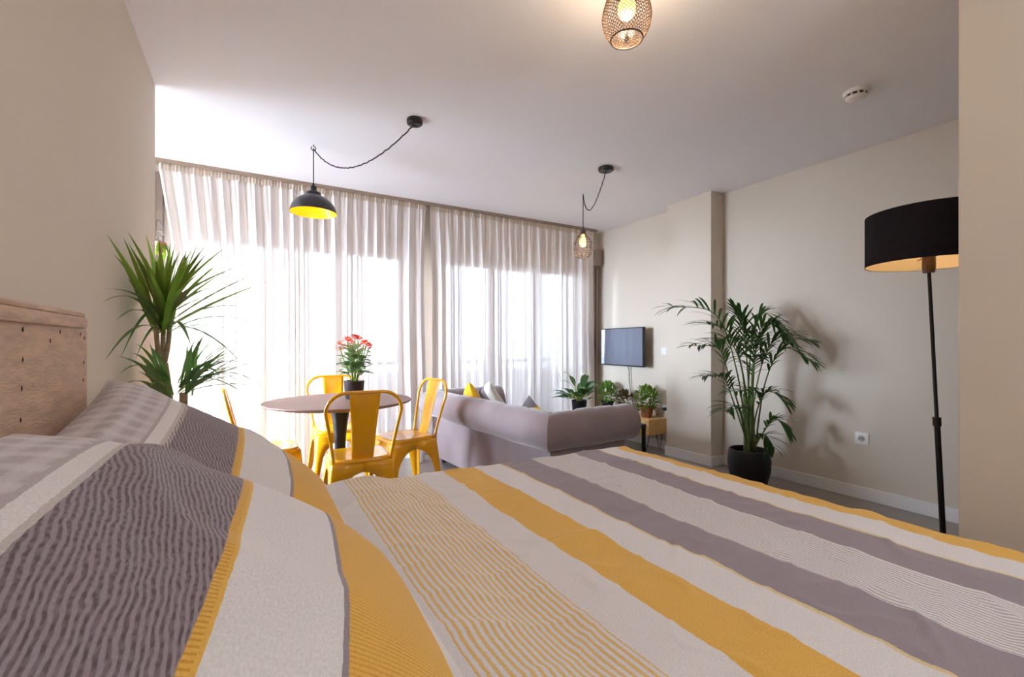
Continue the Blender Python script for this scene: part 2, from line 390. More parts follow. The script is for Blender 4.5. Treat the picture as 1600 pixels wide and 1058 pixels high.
# windows: sliding aluminium doors
def window(n, x0, x1):
    w = MB().box((x0, 4.64, 0), (x0 + .05, 4.72, 2.13)).box((x1 - .05, 4.64, 0), (x1, 4.72, 2.13)).box((x0, 4.64, 2.08), (x1, 4.72, 2.13)).box((x0, 4.64, 0), (x1, 4.72, .05))
    fr = struct('window_%d' % n, w, FRAMEM)
    k = 3; wd = (x1 - x0 - .1) / k
    for i in range(k):
        a = x0 + .05 + i * wd; b = a + wd; y = 4.66 + 0.02 * (i % 2)
        sm = MB().box((a, y, .05), (a + .045, y + .02, 2.08)).box((b - .045, y, .05), (b, y + .02, 2.08)).box((a, y, 2.03), (b, y + .02, 2.08)).box((a, y, .05), (b, y + .02, .12))
        so = sm.build('sash', FRAMEM, fr, smooth=False)
        MB().box((a + .045, y + .008, .12), (b - .045, y + .012, 2.03)).build('pane', GLASS, so, smooth=False)
window(1, -0.52, 1.43); window(2, 1.75, 3.73)
# balcony outside
struct('balcony_floor', MB().box((-1.5, 4.82, -0.1), (4.6, 5.9, 0.0)), RENDER_)
struct('balcony_parapet', MB().box((-1.5, 5.6, 0), (4.6, 5.72, 0.30)), RENDER_)
br = thing('balcony_railing', 'pale metal balcony railing with thin bars outside, seen faintly through the sheer curtains', 'railing', (1.5, 5.66, 0.3))
for z, r in ((0.92, .02), (0.36, .012)):
    MB().tube([(-1.4, 5.66, z), (4.5, 5.66, z)], r).build('rail', CABLE, br)
for i in range(50):
    x = -1.38 + i * 0.12
    MB().tube([(x, 5.66, 0.30), (x, 5.66, 0.92)], 0.007, 6).build('bar', CABLE, br)

# ------------------------------------------------------------------ curtains
def curtain(name, label, x0, x1, seed, lean):
    root = thing(name, label, 'curtain', ((x0 + x1) / 2, 4.46, 0))
    rnd = random.Random(seed)
    nx = int((x1 - x0) * 300); w = x1 - x0
    ph = [rnd.uniform(0, 6.28) for _ in range(8)]
    def fold(x, z):
        q = (x - x0); dz = (2.53 - z)
        f1 = math.sin(q * 2 * PI / 0.098 + 1.5 * math.sin(q * 4.1 + ph[0]) + 1.1 * math.sin(q * 9.3 + ph[1]) + ph[2] + 0.12 * dz * math.sin(q * 3 + ph[5]))
        f2 = math.sin(q * 2 * PI / 0.041 + 2 * math.sin(q * 5.7 + ph[3]) + ph[4])
        f3 = math.sin(q * 2 * PI / 0.36 + ph[6])
        k = min(1, dz / 0.5)
        f1 = math.copysign(abs(f1) ** 0.7, f1)
        return 0.019 * f1 * (0.5 + 0.5 * k) + 0.006 * f2 * (1 - 0.5 * k) + 0.010 * f3 * k
    def P(u, v):
        z = 0.012 + v * (2.53 - 0.012)
        dz = 2.53 - z
        x = x0 + u * w
        x += lean * (1 - u) ** 3 * min(1, dz / 0.8) * 0.10 - (0.015 * math.sin(dz * 2) * u ** 4)
        q = u * w; k = min(1, dz / 0.45)
        x += k * 0.018 * math.sin(2 * (q * 2 * PI / 0.098 + 1.5 * math.sin(q * 4.1 + ph[0]) + 1.1 * math.sin(q * 9.3 + ph[1]) + ph[2])) * (0.35 + 0.65 * math.sin(q * 6.1 + ph[7]) ** 2)
        return (x, 4.462 + fold(x0 + u * w, z), z)
    MB().grid(P, nx, 14).build('drape', SHEER, root)
    def Q(u, v):
        x = x0 + u * w; z = 2.525 + v * 0.05
        return (x, 4.452 + 0.006 * math.sin(x * 2 * PI / 0.024) + fold(x, 2.53) * 0.5, z)
    MB().grid(Q, int(w * 260), 3).build('heading_tape', HEADM, root)
    return root
curtain('sheer_curtain', 'wide white sheer curtain hanging behind the dining table, left of the pillar gap', -0.62, 1.555, 3, 1)
curtain('sheer_curtain', 'white sheer curtain hanging behind the sofa, right of the pillar gap', 1.60, 3.765, 11, 0.3)
sb = thing('strap_guide_and_gap_shade', 'brown beige roller shutter strap guide with box beside the right curtain end', 'shutter strap', (3.85, 4.52, 0))
MB().box((3.79, 4.44, 2.15), (3.90, 4.57, 2.36), 0.012).build('strap_box', STRAP, sb, ang=40)
MB().box((3.805, 4.50, 0.02), (3.83, 4.56, 2.15), 0.004, 1).build('guide', STRAP, sb, ang=40)
MB().box((3.85, 4.50, 0.02), (3.875, 4.56, 2.15), 0.004, 1).build('guide', STRAP, sb, ang=40)
MB().box((3.83, 4.53, 0.02), (3.85, 4.57, 2.15)).build('strap', MATTR, sb, smooth=False)

gap_shade = thing('strap_guide_and_gap_shade', 'narrow beige strip added as shade in the gap between left wall edge and curtain', 'shutter strap', (-0.66, 4.54, 0))  # added dark strip: shade of the left gap put in as a shape
MB().box((-0.72, 4.505, 0.02), (-0.60, 4.57, 2.52), 0.004, 1).build('guide', STRAP, gap_shade, ang=40)  # plain box darkening the gap, not a working guide
MB().box((-0.67, 4.498, 0.02), (-0.65, 4.506, 2.50)).build('strap', MATTR, gap_shade, smooth=False)  # strap detail on the added shade strip
# ------------------------------------------------------------------ bed
bed = thing('bed', 'double bed with a weathered pale wooden headboard against the left wall', 'bed', (0.65, 0.97, 0))
MB().box((-0.40, 0.19, 0.12), (1.66, 1.76, 0.32), 0.02).build('bed_base', BEDB, bed, ang=40)
MB().box((-0.40, 0.17, 0.32), (1.68, 1.78, 0.56), 0.05, 3).build('mattress', MATTR, bed, ang=50)
for x in (-0.32, 1.58):
    for y in (0.27, 1.68):
        MB().lathe([(0.02, 0), (0.03, 0.12)], (x, y, 0), 12, True).build('leg', BLACKM, bed, ang=40)
def headb():
    # outline in (y,z): stepped shoulders at both ends
    def out(y0, y1, zt, r):
        pts = [(y0, 0.0), (y1, 0.0)]
        for k in range(7): a = R(90 * k / 6); pts.append((y1 - r + r * math.cos(a), zt - r + r * math.sin(a)))
        for k in range(7): a = R(90 + 90 * k / 6); pts.append((y0 + r + r * math.cos(a), zt - r + r * math.sin(a)))
        return pts
    def prism(o, x0, x1):
        mb = MB(); n = len(o)
        mb.add([(x0, y, z) for y, z in o] + [(x1, y, z) for y, z in o],
               [tuple(range(n)), tuple(range(n, 2 * n))[::-1]] + [(i, (i + 1) % n, n + (i + 1) % n, n + i) for i in range(n)])
        return mb
    h = prism(out(0.0, 1.762, 1.212, 0.035), -0.452, -0.412).build('headboard', OLDWOOD, bed, ang=40)
    h['label'] = 'weathered pale wooden headboard with dark nail holes'
    MB().box((-0.452, 0.03, 1.196), (-0.400, 1.725, 1.228), 0.008, 2).box((-0.452, 0.04, 1.226), (-0.404, 1.715, 1.240), 0.004, 1).build('moulding', OLDWOOD, h, ang=40)
    for (y, z) in ((1.33, 1.183), (1.545, 1.183), (1.48, 1.16), (1.33, 1.12), (1.325, 1.06), (1.32, 0.995), (1.735, 1.17), (1.73, 1.10), (1.725, 1.05), (1.70, 1.18), (1.20, 1.183)):
        a = random.uniform(0, 3)
        MB().add([(-0.4112, y + 0.0036 * math.cos(k * PI / 4 + a) * random.uniform(.7, 1.3), z + 0.0062 * math.sin(k * PI / 4 + a)) for k in range(8)] + [(-0.4095, y, z)],
               [(k, (k + 1) % 8, 8) for k in range(8)]).build('nail_hole', OLDDARK, h)
headb()

def duvet():
    x0, xe = 0.16, 1.74; y0, ye = 0.13, 1.80; r = 0.075; drop = 0.34
    def prof(s, e):      # arc length s beyond edge e of flat part -> (pos, dz)
        if s < e: return s, 0.0
        t = s - e; q = r * PI / 2
        if t < q: a = t / r; return e + r * math.sin(a), -r * (1 - math.cos(a))
        return e + r + 0.03 * (t - q), -r - (t - q)
    NU, NV = 330, 340; U1 = xe + r * PI / 2 + drop; V0 = -(r * PI / 2 + drop); V1 = ye + r * PI / 2 + drop
    def P(u, v):
        s = x0 + u * (U1 - x0); t = (y0 + V0) + v * (V1 - (y0 + V0))
        x, dx = prof(s, xe)
        yedge = ye + 0.06 - 0.055 * max(0, x - 0.27) / 1.5
        if t < y0:
            yy, dy = prof(y0 + (y0 - t), y0); y = 2 * y0 - yy
        else: y, dy = prof(t, yedge)
        d = dx + dy
        z = 0.60 + max(d, -0.46 + 0.1 * max(dx, dy))
        k = 1.0
        p = Vector((s * 1.6, t * 1.6, 0.3))
        z += 0.010 * noise.noise(p * 1.3) + 0.007 * noise.noise(p * 3.1 + Vector((3, 1, 0)))
        # sharp little creases running across the bands
        c = noise.noise(Vector((s * 2.2 + t * 0.8, t * 5.5 - s * 2.2, 1.7)))
        z += 0.009 * max(0, 1 - abs(c) * 7) * (0.4 + noise.noise(Vector((s * 3, t * 3, 9))))
        c2 = noise.noise(Vector((s * 5 - t * 3, t * 7 + s * 2, 5.1)))
        z += 0.004 * max(0, 1 - abs(c2) * 6)
        if s < 0.5: z += 0.02 * math.sin((s - .2) * PI / .3) * (1 if s > .2 else 0)
        side = 0.012 * noise.noise(Vector((s * 6, t * 6, 2)))
        if dy < -r: y += side * 2
        if dx < -r: x += side * 2
        return (x, y, z)
    mb = MB().grid(P, NU, NV, lambda u, v: (x0 + u * (U1 - x0), (y0 + V0) + v * (V1 - (y0 + V0))))
    o = mb.build('duvet', DUVETM)
    tag(o, 'cream duvet with mustard and grey stripes spread over the bed', 'duvet')
duvet()

def pillow(name, label, A, B, y0, y1, bt, bb, m, seed, skew=0.0, fat=1.0, endz=0.0, stilt=0.0, pk=1.0, stk=0.0):
    """A upper edge (x,z) at headboard, B lower edge on the duvet; seam rectangle from y0 to y1; bulges bt above, bb below"""
    A = Vector((A[0], 0, A[1])); B = Vector((B[0], 0, B[1])); L = (B - A).length
    d = (B - A).normalized(); n = Vector((-d.z, 0, d.x))
    if n.z < 0: n = -n
    NU, NV = 90, 100
    def shape(u, v):
        s, t = 2 * u ** pk - 1, 2 * v - 1
        e = max(0.0, (1 - abs(s) ** 2.6)) ** 0.55 * max(0.0, (1 - abs(t) ** 3.2)) ** 0.55
        return e
    def P(u, v, top):
        s, t = 2 * u - 1, 2 * v - 1
        y = y0 + v * (y1 - y0)
        y += -0.035 * t * (1 - abs(s) ** 2) * 0.8            # sides pull in between the corners
        p = A + (B - A) * u + Vector((0, y, 0))
        p += d * (-0.02 * s * (1 - t * t))
        p.z += endz * t * (1 - u)
        p.x += skew * (v - 0.5)
        e = shape(u, v)
        q = Vector((u * 2.2 + seed, v * 2.6, seed))
        wr = 0.016 * noise.noise(q * 1.1) + 0.017 * max(0, 1 - abs(noise.noise(Vector((u * 3 + seed, v * 1.6, seed + 4)))) * 6) * (1 - u)
        if top: p += n * (e * bt + e * wr)
        else: p -= n * e * bb
        return p
    mb = MB()
    su = lambda u, v: (u * (L + bt * 0.9 * fat) + (stilt + stk * (u - 0.47)) * (1 - v), v * (y1 - y0) * 1.05)
    mb.grid(lambda u, v: P(u, v, True), NU, NV, su)
    mb.grid(lambda u, v: P(u, v, False), 30, 30, su)
    o = mb.build(name, m)
    return tag(o, label, 'pillow', None)
PM1 = pillow_mat('pillow_far_stripes', 0.215, 0.385, 0.555, 0.74, 1)
PM2 = pillow_mat('pillow_near_stripes', 0.225, 0.437, 0.64, 0.86, 1)
pillow('pillow', 'striped grey, cream and mustard pillow leaning on the headboard, the far one', (-0.375, 0.985), (0.245, 0.608), 1.06, 1.81, 0.10, 0.10, PM1, 1.3, endz=0.06, pk=0.9)
pillow('pillow', 'nearest plump striped pillow with dark grey weave, in the foreground', (-0.395, 0.935), (0.268, 0.60), 0.26, 1.09, 0.185, 0.10, PM2, 4.7, stilt=0.068, pk=0.72, stk=0.26)

# ------------------------------------------------------------------ dining set
def make_chair(label):
    t = thing('metal_chair', label, 'chair', (0, 0, 0), 0, 'yellow metal chairs round the dining table')
    h = 0.18
    def seat(u, v):
        s, q = 2 * u - 1, 2 * v - 1
        k = 0.93 + 0.07 * (1 if q < 0 else 1)
        # squircle
        x, y = s, q
        m_ = max(abs(s), abs(q)); r_ = (abs(s) ** 5 + abs(q) ** 5) ** 0.2
        f = m_ / r_ if r_ > 1e-6 else 1
        x *= f; y *= f
        z = 0.455 - 0.008 * (1 - min(1, m_ * 1.15) ** 2)
        if m_ > 0.93: z -= (m_ - 0.93) / 0.07 * 0.022; 
        return (x * h * 1.03, y * h * 1.03, z)
    MB().grid(seat, 28, 28).build('seat', YEL, t, off=False, solid=0.003)
    # tapered sheet legs, two flanges each, arched inner edges
    for sx in (-1, 1):
        for sy in (-1, 1):
            mb = MB()
            N = 14
            for axis in (0, 1):
                vs = []; 
                for i in range(N + 1):
                    z = (0.438, 0.405, 0.376, 0.372, 0.362, 0.345, 0.32, 0.29, 0.25, 0.21, 0.15, 0.10, 0.06, 0.02, 0.0)[i]
                    fl = 0.045 * (1 - z / 0.438)          # splay
                    if z >= 0.375: wdt = h + fl
                    elif z > 0.21: wdt = h + fl - (h + fl - 0.056) * math.sqrt(max(0, 1 - ((z - 0.21) / 0.165) ** 2))
                    else: wdt = 0.030 + 0.026 * z / 0.21
                    cx_ = sx * (h + fl); cy_ = sy * (h + fl)
                    if axis == 0: inner = (sx * (h + fl - wdt), cy_, z); 
                    else: inner = (cx_, sy * (h + fl - wdt), z)
                    mid = (cx_ - sx * 0.012, cy_, z) if axis == 0 else (cx_, cy_ - sy * 0.012, z)
                    vs += [inner, mid]
                mb.add(vs, [(2 * i, 2 * i + 1, 2 * i + 3, 2 * i + 2) for i in range(N)])
            n0 = 0; n1 = 2 * (N + 1)
            mb.f += [(2 * i + 1, n1 + 2 * i + 1, n1 + 2 * i + 3, 2 * i + 3) for i in range(N)]
            mb.build('leg', YEL, t, off=False, solid=0.004, ang=50)
    # back hoop
    pts = []
    def lean(z): return -0.165 - 0.10 * ((z - 0.44) / 0.43) ** 1.1
    side = []
    for i in range(9):
        q = i / 8; z = 0.44 + q * 0.31
        side.append((0.168 + 0.050 * q ** 1.2, lean(z), z))
    arc = []
    for i in range(1, 13):
        a = R(90 * i / 12); cs = math.cos(a) ; sn = math.sin(a)
        x = 0.098 + 0.120 * cs; z = 0.75 + 0.118 * sn
        arc.append((x, lean(z), z))
    right = side + arc
    pts = [(-x, y, z) for x, y, z in right] + [(x, y, z) for x, y, z in reversed(right)]
    MB().tube(pts, 0.0105, 10).build('back_frame', YEL, t, off=False)
    def spl(u, v):
        z = 0.435 + v * 0.430
        wd = (0.062 + 0.027 * v)
        x = (2 * u - 1) * wd
        y = lean(max(z, 0.44)) + 0.004 - 0.012 * (1 - (2 * u - 1) ** 2) * math.sin(PI * v) + 0.018 * max(0, 1 - v * 6)
        return (x, y, z)
    MB().grid(spl, 8, 22).build('backrest', YEL, t, off=False, solid=0.003)
    return t
c0 = make_chair('yellow metal chair with its back to the bed, nearest the camera side of the table')
c0.location = (0.605, 3.02, 0); c0.rotation_euler = (0, 0, R(-3))
dup(c0, (0.64, 4.05, 0), R(180), 'yellow metal chair facing the bed from the curtain side behind the flower pot')
dup(c0, (1.03, 3.44, 0), R(99), 'yellow metal chair on the sofa side of the table, facing left')
dup(c0, (0.11, 3.52, 0), R(-88), 'yellow metal chair mostly hidden behind the pillows beside the spiky plant')

tb = thing('dining_table', 'round wooden dining table on a black tulip pedestal between yellow chairs', 'table', (0.56, 3.44, 0))
C = (0.56, 3.44, 0)
MB().lathe([(0.0, 0.722), (0.44, 0.722), (0.495, 0.738), (0.50, 0.744), (0.497, 0.75), (0.0, 0.75)], C, 72).build('tabletop', TABLEW, tb, ang=40)
MB().lathe([(0.075, 0.722), (0.07, 0.70), (0.052, 0.60), (0.040, 0.48), (0.036, 0.36), (0.040, 0.22), (0.06, 0.11), (0.11, 0.05), (0.20, 0.022), (0.26, 0.012), (0.265, 0.0)], C, 40).build('pedestal', BLACKM, tb, ang=60)

# ------------------------------------------------------------------ plant helpers
def blade(parent, name, a, b, w, m, arch=0.12, n=8, fold=0.3, prof=None, side=None):
    a, b = Vector(a), Vector(b)
    mid = (a + b) / 2 + Vector((0, 0, arch)) + (Vector(side) if side else Vector((0, 0, 0)))
    return MB().leaf(bez(a, mid, b, n), w, fold, prof).build(name, m, parent)
def pot(mb_prof, name, m, parent, c, soil_r, soil_z, n=32):
    MB().lathe(mb_prof, c, n).build(name, m, parent, ang=50)
    MB().lathe([(0.0, soil_z), (soil_r, soil_z - 0.005)], c, 20).build('soil', SOIL, parent)

# kalanchoe on the table
KC = Vector((0.668, 3.50, 0.75))
kp = thing('flowering_plant', 'orange flowering plant in a dark round pot on the dining table', 'potted plant', KC)
pot([(0.0, 0.0), (0.058, 0.0), (0.062, 0.006), (0.074, 0.125), (0.076, 0.132), (0.068, 0.132), (0.064, 0.118)], 'pot', DARKPOT, kp, KC, 0.065, 0.12)
rk = random.Random(5)
heads = [(-0.105, 0.0, 0.385), (-0.045, 0.02, 0.425), (0.0, -0.03, 0.44), (0.035, 0.03, 0.43), (0.085, -0.01, 0.40), (0.115, 0.03, 0.375), (-0.02, 0.06, 0.41), (0.055, -0.06, 0.395)]
for hx, hy, hz in heads:
    top = KC + Vector((hx, hy, hz))
    MB().tube(bez(KC + Vector((hx * .12, hy * .12, 0.115)), KC + Vector((hx * .6, hy * .6, 0.25)), top, 6), 0.0045, 6).build('stem', KSTEM, kp)
    mb = MB()
    for k in range(34):
        th = rk.uniform(0, 6.28); rr = rk.uniform(0, 0.046); c = top + Vector((rr * math.cos(th), rr * math.sin(th), 0.05 * (1 - (rr / 0.046) ** 2) - 0.02 + rk.uniform(-.012, .006)))
        a0 = rk.uniform(0, 1.5)
        for q in range(4):
            a = a0 + q * PI / 2
            dv = Vector((math.cos(a), math.sin(a), 0.35)) * 1.35; sv = Vector((-math.sin(a), math.cos(a), 0))
            mb.add([c, c + dv * 0.007 + sv * 0.005, c + dv * 0.014, c + dv * 0.007 - sv * 0.005], [(0, 1, 2, 3)])
    mb.build('flower_head', KFLOW, kp)
oval = lambda t: math.sin(PI * min(1, 0.03 + 0.97 * t)) ** 0.6
for k in range(74):
    th = k * 2.4 + rk.uniform(-.3, .3); zz = rk.uniform(0.17, 0.37); r0 = 0.02 + 0.03 * rk.random(); L = rk.uniform(0.06, 0.115)
    dv = Vector((math.cos(th), math.sin(th), 0))
    a = KC + dv * r0 + Vector((0, 0, zz)); b = KC + dv * (r0 + L) + Vector((0, 0, zz + rk.uniform(-.02, .05)))
    blade(kp, 'leaf', a, b, 0.032, KLEAF, arch=0.02, n=6, fold=0.15, prof=oval)

# dracaena by the left wall
DC = Vector((-0.30, 2.72, 0))
dr = thing('dracaena', 'tall spiky dracaena with long green strap leaves between left wall and curtain', 'potted plant', DC)
pot([(0, 0), (0.10, 0), (0.11, 0.01), (0.135, 0.27), (0.14, 0.29), (0.128, 0.29), (0.122, 0.26)], 'pot', BLACKP, dr, DC, 0.123, 0.265)
def cane(p, r): MB().tube(p, r, 10).build('cane', TRUNK, dr)
cane(bez((-0.30, 2.72, 0.26), (-0.32, 2.72, 0.7), (-0.363, 2.716, 1.06), 10), [0.022] * 11)
FK = (-0.362, 2.716, 1.04)
cane(bez(FK, (-0.385, 2.70, 1.12), (-0.385, 2.69, 1.25), 5), 0.010)
cane(bez(FK, (-0.365, 2.72, 1.12), (-0.36, 2.72, 1.24), 5), 0.010)
cane(bez(FK, (-0.34, 2.72, 1.12), (-0.338, 2.73, 1.25), 5), 0.010)
cane(bez((-0.29, 2.70, 0.26), (-0.28, 2.67, 0.6), (-0.273, 2.641, 0.92), 6), 0.017)
LA = [(-0.44, 2.109, 1.542), (-0.44, 2.353, 1.578), (-0.44, 2.429, 1.618), (-0.44, 2.205, 1.486), (-0.44, 2.803, 1.688), (-0.352, 2.513, 1.547), (-0.382, 3.108, 1.675), (-0.242, 2.45, 1.576), (-0.217, 2.781, 1.691), (-0.173, 2.467, 1.601), (-0.22, 3.014, 1.639), (-0.094, 2.595, 1.631), (-0.132, 2.848, 1.586), (-0.044, 2.45, 1.514), (0.053, 2.625, 1.522), (0.066, 2.272, 1.429), (-0.278, 3.048, 1.632), (-0.44, 2.374, 1.458), (-0.253, 2.341, 1.496), (-0.36, 2.344, 1.46), (-0.44, 2.615, 1.55)]
LD = [(0.073, 2.499, 1.301), (0.069, 2.385, 1.214), (-0.014, 2.664, 1.191), (-0.032, 2.328, 1.067), (-0.44, 2.076, 1.344), (-0.44, 2.053, 1.297), (-0.44, 2.093, 1.098), (-0.44, 2.321, 1.104), (-0.438, 2.563, 1.09), (-0.211, 2.316, 1.133), (-0.44, 2.242, 1.244)]
LB = [(-0.18, 2.529, 1.202), (-0.165, 2.694, 1.19), (-0.122, 2.38, 1.09), (-0.091, 2.651, 1.104), (-0.046, 2.452, 1.063), (0.013, 2.533, 1.037), (0.049, 2.281, 0.966), (-0.013, 2.433, 0.909), (-0.228, 2.788, 1.178), (-0.217, 2.377, 1.146), (-0.083, 2.589, 0.959), (-0.278, 2.817, 1.146), (-0.115, 2.723, 1.032), (-0.017, 2.666, 0.912), (-0.107, 2.256, 1.012)]
LC = [(-0.44, 2.223, 1.109), (-0.44, 2.281, 1.035), (-0.44, 2.488, 1.114), (-0.44, 2.713, 1.086), (-0.398, 2.367, 1.042), (-0.382, 2.53, 1.047), (-0.44, 2.374, 0.991), (-0.425, 2.902, 1.048)]
rd = random.Random(3)
strap = lambda t: (0.32 + 0.68 * min(1, t * 2.6)) * (1 - t ** 2.0) if t < 1 else 0.02
def crown(base, tips, m, w, arch, extra, spread):
    base = Vector(base)
    for tp in tips:
        tp = Vector(tp); k = arch if tp.z > base.z + 0.12 else 0.16
        b0 = base + Vector((rd.uniform(-.03, .03), rd.uniform(-.03, .03), rd.uniform(-.05, .06)))
        blade(dr, 'leaf', b0, tp, w * rd.uniform(.85, 1.15), m, arch=k * rd.uniform(.6, 1.2), n=9, fold=0.35, prof=strap)
    for i in range(extra):
        tp = Vector(rd.choice(tips)) * 0.5 + Vector(rd.choice(tips)) * 0.5
        dv = (tp - base); dv = dv.normalized() * spread * rd.uniform(.7, 1.0)
        dv += Vector((rd.uniform(-.06, .08), rd.uniform(-.12, .12), rd.uniform(-.03, .06)))
        tp = base + dv; tp.x = max(tp.x, -0.44)
        blade(dr, 'leaf', base + Vector((rd.uniform(-.02, .02), rd.uniform(-.02, .02), rd.uniform(-.02, .06))), tp, w * rd.uniform(.8, 1.1), m, arch=arch, n=9, fold=0.35, prof=strap)
crown((-0.365, 2.715, 1.24), LA, DRAC, 0.0155, 0.04, 38, 0.42)
crown((-0.365, 2.715, 1.24), LD, DRAC2, 0.012, 0.14, 0, 0.4)
crown((-0.273, 2.641, 0.93), LB, DRAC2, 0.0135, 0.05, 22, 0.32)
crown((-0.35, 2.66, 0.92), LC, DRAC2, 0.016, 0.06, 8, 0.25)

# hanging ornament above the dracaena
hc = Vector((-0.442, 3.24, 1.70))
ho = thing('hanging_planter', 'tiny pink hanging planter with curled wire beside the left curtain edge', 'planter', hc)
MB().lathe([(0, -0.03), (0.018, -0.03), (0.026, 0.0), (0.026, 0.035), (0.022, 0.035), (0.020, 0.0)], hc, 14).build('pot', PINK, ho, ang=50)
wire = [(hc.x + 0.022 * math.cos(a) * (1 - a / 40), hc.y + 0.022 * math.sin(a) * (1 - a / 40), hc.z + 0.035 + 0.012 * a / 2) for a in [i * 0.5 for i in range(26)]]
MB().tube(wire, 0.0022, 5).tube([wire[-1], (hc.x - 0.002, hc.y - 0.02, hc.z + 0.15), (-0.452, 3.193, hc.z + 0.15)], 0.0022, 5).build('wire', CABLE, ho)
for k in range(9):
    a = k * 0.75; 
    blade(ho, 'leaf', hc + Vector((0.012 * math.cos(a), 0.012 * math.sin(a), 0.03)), hc + Vector((0.05 * math.cos(a), 0.05 * math.sin(a), -0.05 - 0.02 * (k % 3))), 0.009, LIME, arch=0.05, n=5, prof=oval)

# kentia palm in front of the column
PC = Vector((3.55, 2.25, 0))
pm = thing('kentia_palm', 'tall palm with feathery dark fronds in a black pot beside the wall column', 'potted plant', PC)
pot([(0.0, 0.0), (0.115, 0.0), (0.13, 0.012), (0.157, 0.12), (0.162, 0.20), (0.152, 0.285), (0.148, 0.292), (0.138, 0.292), (0.138, 0.25)], 'pot', BLACKP, pm, PC, 0.14, 0.25, 48)
FR = [[(3.453, 2.301, 0.958), (3.245, 2.34, 1.389), (2.902, 2.481, 1.457)], [(3.408, 2.328, 0.879), (3.308, 2.362, 1.115), (3.085, 2.433, 1.142)], [(3.535, 2.254, 0.931), (3.499, 2.275, 1.299), (3.472, 2.325, 1.438)], [(3.561, 2.216, 0.933), (3.529, 2.142, 1.27), (3.539, 2.056, 1.312)], [(3.515, 2.15, 0.886), (3.514, 2.012, 1.192), (3.622, 1.834, 1.181)], [(3.491, 2.083, 0.841), (3.519, 1.951, 1.118), (3.655, 1.815, 1.018)], [(3.483, 2.146, 0.608), (3.463, 2.042, 0.786), (3.509, 1.922, 0.717)], [(3.469, 2.096, 0.44), (3.456, 1.988, 0.582), (3.489, 1.911, 0.508)], [(3.412, 2.302, 0.697), (3.299, 2.31, 0.884), (3.13, 2.349, 0.898)], [(3.48, 2.263, 0.514), (3.342, 2.227, 0.659), (3.172, 2.21, 0.638)], [(3.433, 2.232, 0.935), (3.252, 2.221, 1.242), (3.013, 2.244, 1.313)], [(3.452, 2.163, 0.837), (3.321, 2.066, 1.094), (3.144, 1.995, 1.189)], [(3.452, 2.163, 0.633), (3.36, 2.101, 0.796), (3.156, 2.103, 0.797)], [(3.493, 2.163, 0.375), (3.442, 2.054, 0.45), (3.426, 1.971, 0.369)], [(3.582, 2.262, 1.035), (3.616, 2.184, 1.403), (3.659, 2.044, 1.269)]]
rp = random.Random(9)
def frond(mid0, mid, tip, i):
    b = PC + Vector((rp.uniform(-.05, .05), rp.uniform(-.05, .05), 0.25))
    p = [b, Vector(mid0), Vector(mid), Vector(tip)]
    # catmull-rom
    pts = []; q = [p[0] * 2 - p[1]] + p + [p[3] * 2 - p[2]]
    for s in range(3):
        a, b_, c, d = q[s:s + 4]
        for k in range(8):
            t = k / 8
            pts.append(0.5 * ((2 * b_) + (c - a) * t + (2 * a - 5 * b_ + 4 * c - d) * t * t + (3 * b_ - a - 3 * c + d) * t ** 3))
    pts.append(p[3])
    n = len(pts)
    so = MB().tube(pts, [0.008 * (1 - 0.8 * k / (n - 1)) for k in range(n)], 6).build('frond_stem', PSTEM, pm)
    mb = MB()
    size = (Vector(tip) - Vector(mid0)).length
    L = min(0.30, 0.11 + size * 0.31)
    for k in range(26):
        t = 0.42 + 0.58 * k / 25
        f_ = t * (n - 1); i0 = min(int(f_), n - 2); c = pts[i0].lerp(pts[i0 + 1], f_ - i0); tn = (pts[i0 + 1] - pts[i0]).normalized()
        sd = tn.cross(Vector((0, 0, 1)))
        if sd.length < 0.05: sd = Vector((0.6, -0.8, 0))
        sd.normalize()
        if k % 2: sd = -sd
        l = L * (0.55 + 0.45 * math.sin(PI * min(1, (t - 0.40) / 0.6))) * rp.uniform(.85, 1.1)
        dv = (tn * 0.8 + sd * 0.75 + Vector((rp.uniform(-.15, .15), rp.uniform(-.15, .15), rp.uniform(-.05, .35)))).normalized()
        e = c + dv * l + Vector((0, 0, -rp.uniform(.12, .38) * l)); m_ = c + dv * l * 0.55 + Vector((0, 0, 0.05 * l))
        for vv in (e, m_): vv.x = min(vv.x, 3.925)
        mb.leaf(bez(c, m_, e, 5), 0.0105, 0.2, lambda q: math.sin(PI * (0.1 + 0.9 * q)) ** 0.7)
    mb.build('leaflets', PALMM, so)
for i, fr in enumerate(FR): frond(*fr, i)
for i in (2, 3, 10, 14, 11):      # a second flush of leaves between the first ones
    a_, b_, c_ = [Vector(q) for q in FR[i]]
    j = Vector((rp.uniform(-.10, .03), rp.uniform(-.10, .10), rp.uniform(-.14, .02)))
    c_ = c_.lerp(b_, 0.3)
    frond(a_ + j * .3, b_ + j * .8, c_ + j * 1.2, i)
for k in range(4):
    a = k * 1.6; MB().tube(bez(PC + Vector((0.03 * math.cos(a), 0.03 * math.sin(a), .25)), PC + Vector((0.03 * math.cos(a), .03 * math.sin(a), .5)), PC + Vector((-0.03 + 0.05 * math.cos(a), 0.05 * math.sin(a), 0.75)), 6), [0.016, 0.015, 0.013, 0.011, 0.009, 0.008, 0.006], 7).build('cane', PSTEM, pm)

